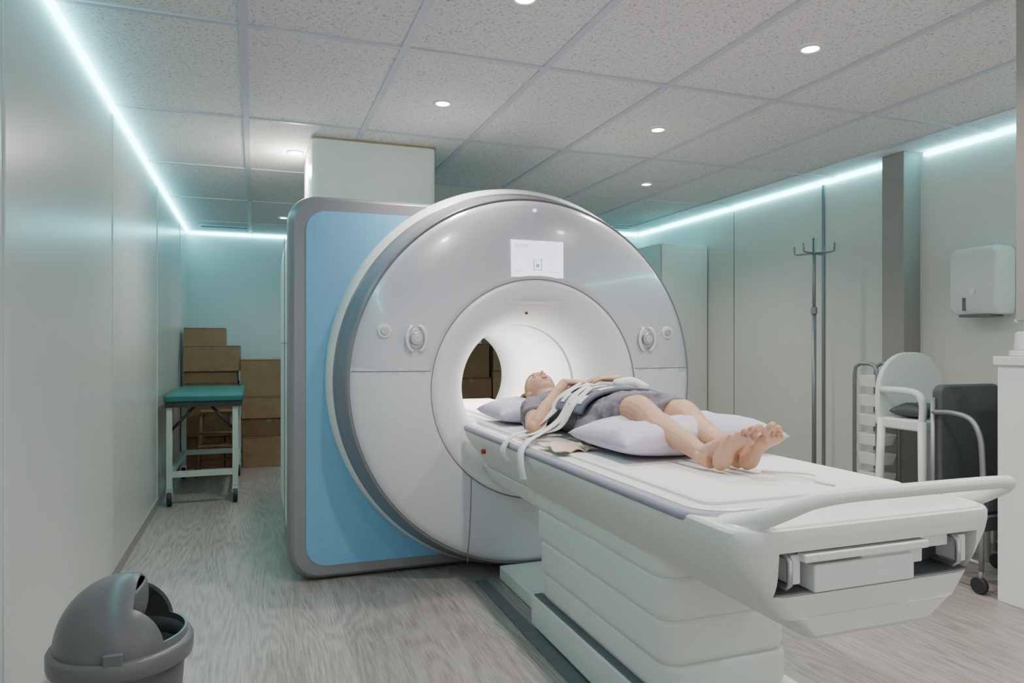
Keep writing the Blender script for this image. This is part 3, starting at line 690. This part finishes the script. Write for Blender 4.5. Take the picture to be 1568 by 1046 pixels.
# ------------------------------------------------------------------ white medical chair
c=empty('white_medical_chair'); x0,x1=3.58,4.12; yb=3.32
pts=rrect(x0,x1,.80,1.245,[.24,.24,.03,.03],14)
prismXZ('backrest',[(pts,yb),(pts,yb+.035)],'shell',c,.008)
box('seat',x0+.01,x1-.01,3.02,yb,.79,.855,'white',c,.015)
for i,x in enumerate((x0+.02,x1-.02)):
    tube('armrest_%d'%i,[(x,yb,1.02),(x,3.14,1.02),(x,3.06,1.0),(x,3.035,.94),(x,3.04,.84)],.021,'white',c,12,5)
    tube('front_leg_%d'%i,[(x,3.04,.85),(x,3.035,.40),(x,3.03,.0)],.024,'white',c,12)
    tube('back_leg_%d'%i,[(x,yb,.85),(x,yb+.02,.40),(x,yb+.03,.0)],.024,'white',c,12)
    tube('side_bar_%d'%i,[(x,3.035,.30),(x,yb+.02,.30)],.014,'white',c,10)
tube('cross_bar',[(x0+.02,3.035,.45),(x1-.02,3.035,.45)],.014,'white',c,10)
f=empty('folded_gray_garment'); pl=pillow('garment',(3.74,3.19,.895),.13,.10,.05,'wheelgray',.2,9,parent=f)
f=empty('folded_white_towel'); pl=pillow('towel',(3.98,3.19,.883),.08,.08,.035,'strap',.1,11,parent=f)
# ------------------------------------------------------------------ tray rack
c=empty('tray_storage_rack'); 
for i,x in enumerate((3.845,4.03)):
    tube('upright_%d'%i,[(x,3.58,.0),(x,3.58,1.10),(x,3.60,1.15),(x,3.64,1.165),(x,3.72,1.165),(x,3.76,1.14),(x,3.77,1.08),(x,3.77,0)],.013,'chromed',c,12)
for i in range(8):
    z=.10+i*.13
    prismXY('tray_%d'%i,[(rrect(3.86,4.015,3.60,3.76,.02),z),(rrect(3.855,4.02,3.575,3.775,.02),z+.075)],'white',c,False,.004)
# ------------------------------------------------------------------ gray armchair on casters
w=empty('gray_wheeled_armchair'); x0,x1=3.55,4.02; yk=2.90
prismXZ('backrest',[(rrect(x0,x1,.42,1.07,[.05,.05,.03,.03]),yk-.02),(rrect(x0,x1,.42,1.07,[.05,.05,.03,.03]),yk+.04)],'wheelgray',w,.015)
box('seat_pad',x0,x1,2.62,yk-.02,.42,.52,'wheelgray',w,.02)
box('seat_apron',x0+.01,x1-.01,2.64,yk,.32,.42,'wheelgray',w,.01)
for i,x in enumerate((x0-.012,x1+.012)):
    tube('arm_tube_%d'%i,[(x,yk+.02,.92),(x,2.80,.925),(x,2.70,.90),(x,2.65,.82),(x,2.635,.70),(x,2.63,.50)],.014,'chromed',w,12,5)
    tube('rear_tube_%d'%i,[(x,yk+.02,.10),(x,yk+.02,1.0)],.013,'chromed',w,12)
    tube('front_tube_%d'%i,[(x,2.64,.52),(x,2.64,.12)],.013,'chromed',w,12)
    tube('low_rail_%d'%i,[(x,yk+.02,.16),(x,2.64,.16)],.012,'chromed',w,12)
    cyl('caster_front_%d'%i,(x,2.65,.045),.043,.03,'dark',w,'X',28,.006); cyl('caster_rear_%d'%i,(x,yk+.01,.045),.043,.03,'dark',w,'X',28,.006)
    tube('fork_%d'%i,[(x,2.64,.14),(x,2.65,.045)],.012,'chromed',w,8)
tube('back_bar',[(x0-.012,yk+.02,.5),(x1+.012,yk+.02,.5)],.012,'chromed',w,10); tube('seat_bar',[(x0-.012,2.65,.40),(x1+.012,2.65,.40)],.012,'chromed',w,10)
# ------------------------------------------------------------------ world, camera
wd=bpy.data.worlds.new('world'); bpy.context.scene.world=wd; wd.use_nodes=True
wd.node_tree.nodes['Background'].inputs[0].default_value=(1,.96,.96,1); wd.node_tree.nodes['Background'].inputs[1].default_value=.92
cam=bpy.data.cameras.new('camera'); co=bpy.data.objects.new('camera',cam); C.objects.link(co)
co.location=(0,0,1.3); co.rotation_euler=(math.radians(90),0,math.radians(-19.87)); cam.sensor_width=36; cam.lens=36*1090/1568; cam.shift_y=3/1568; cam.clip_start=.05
bpy.context.scene.camera=co
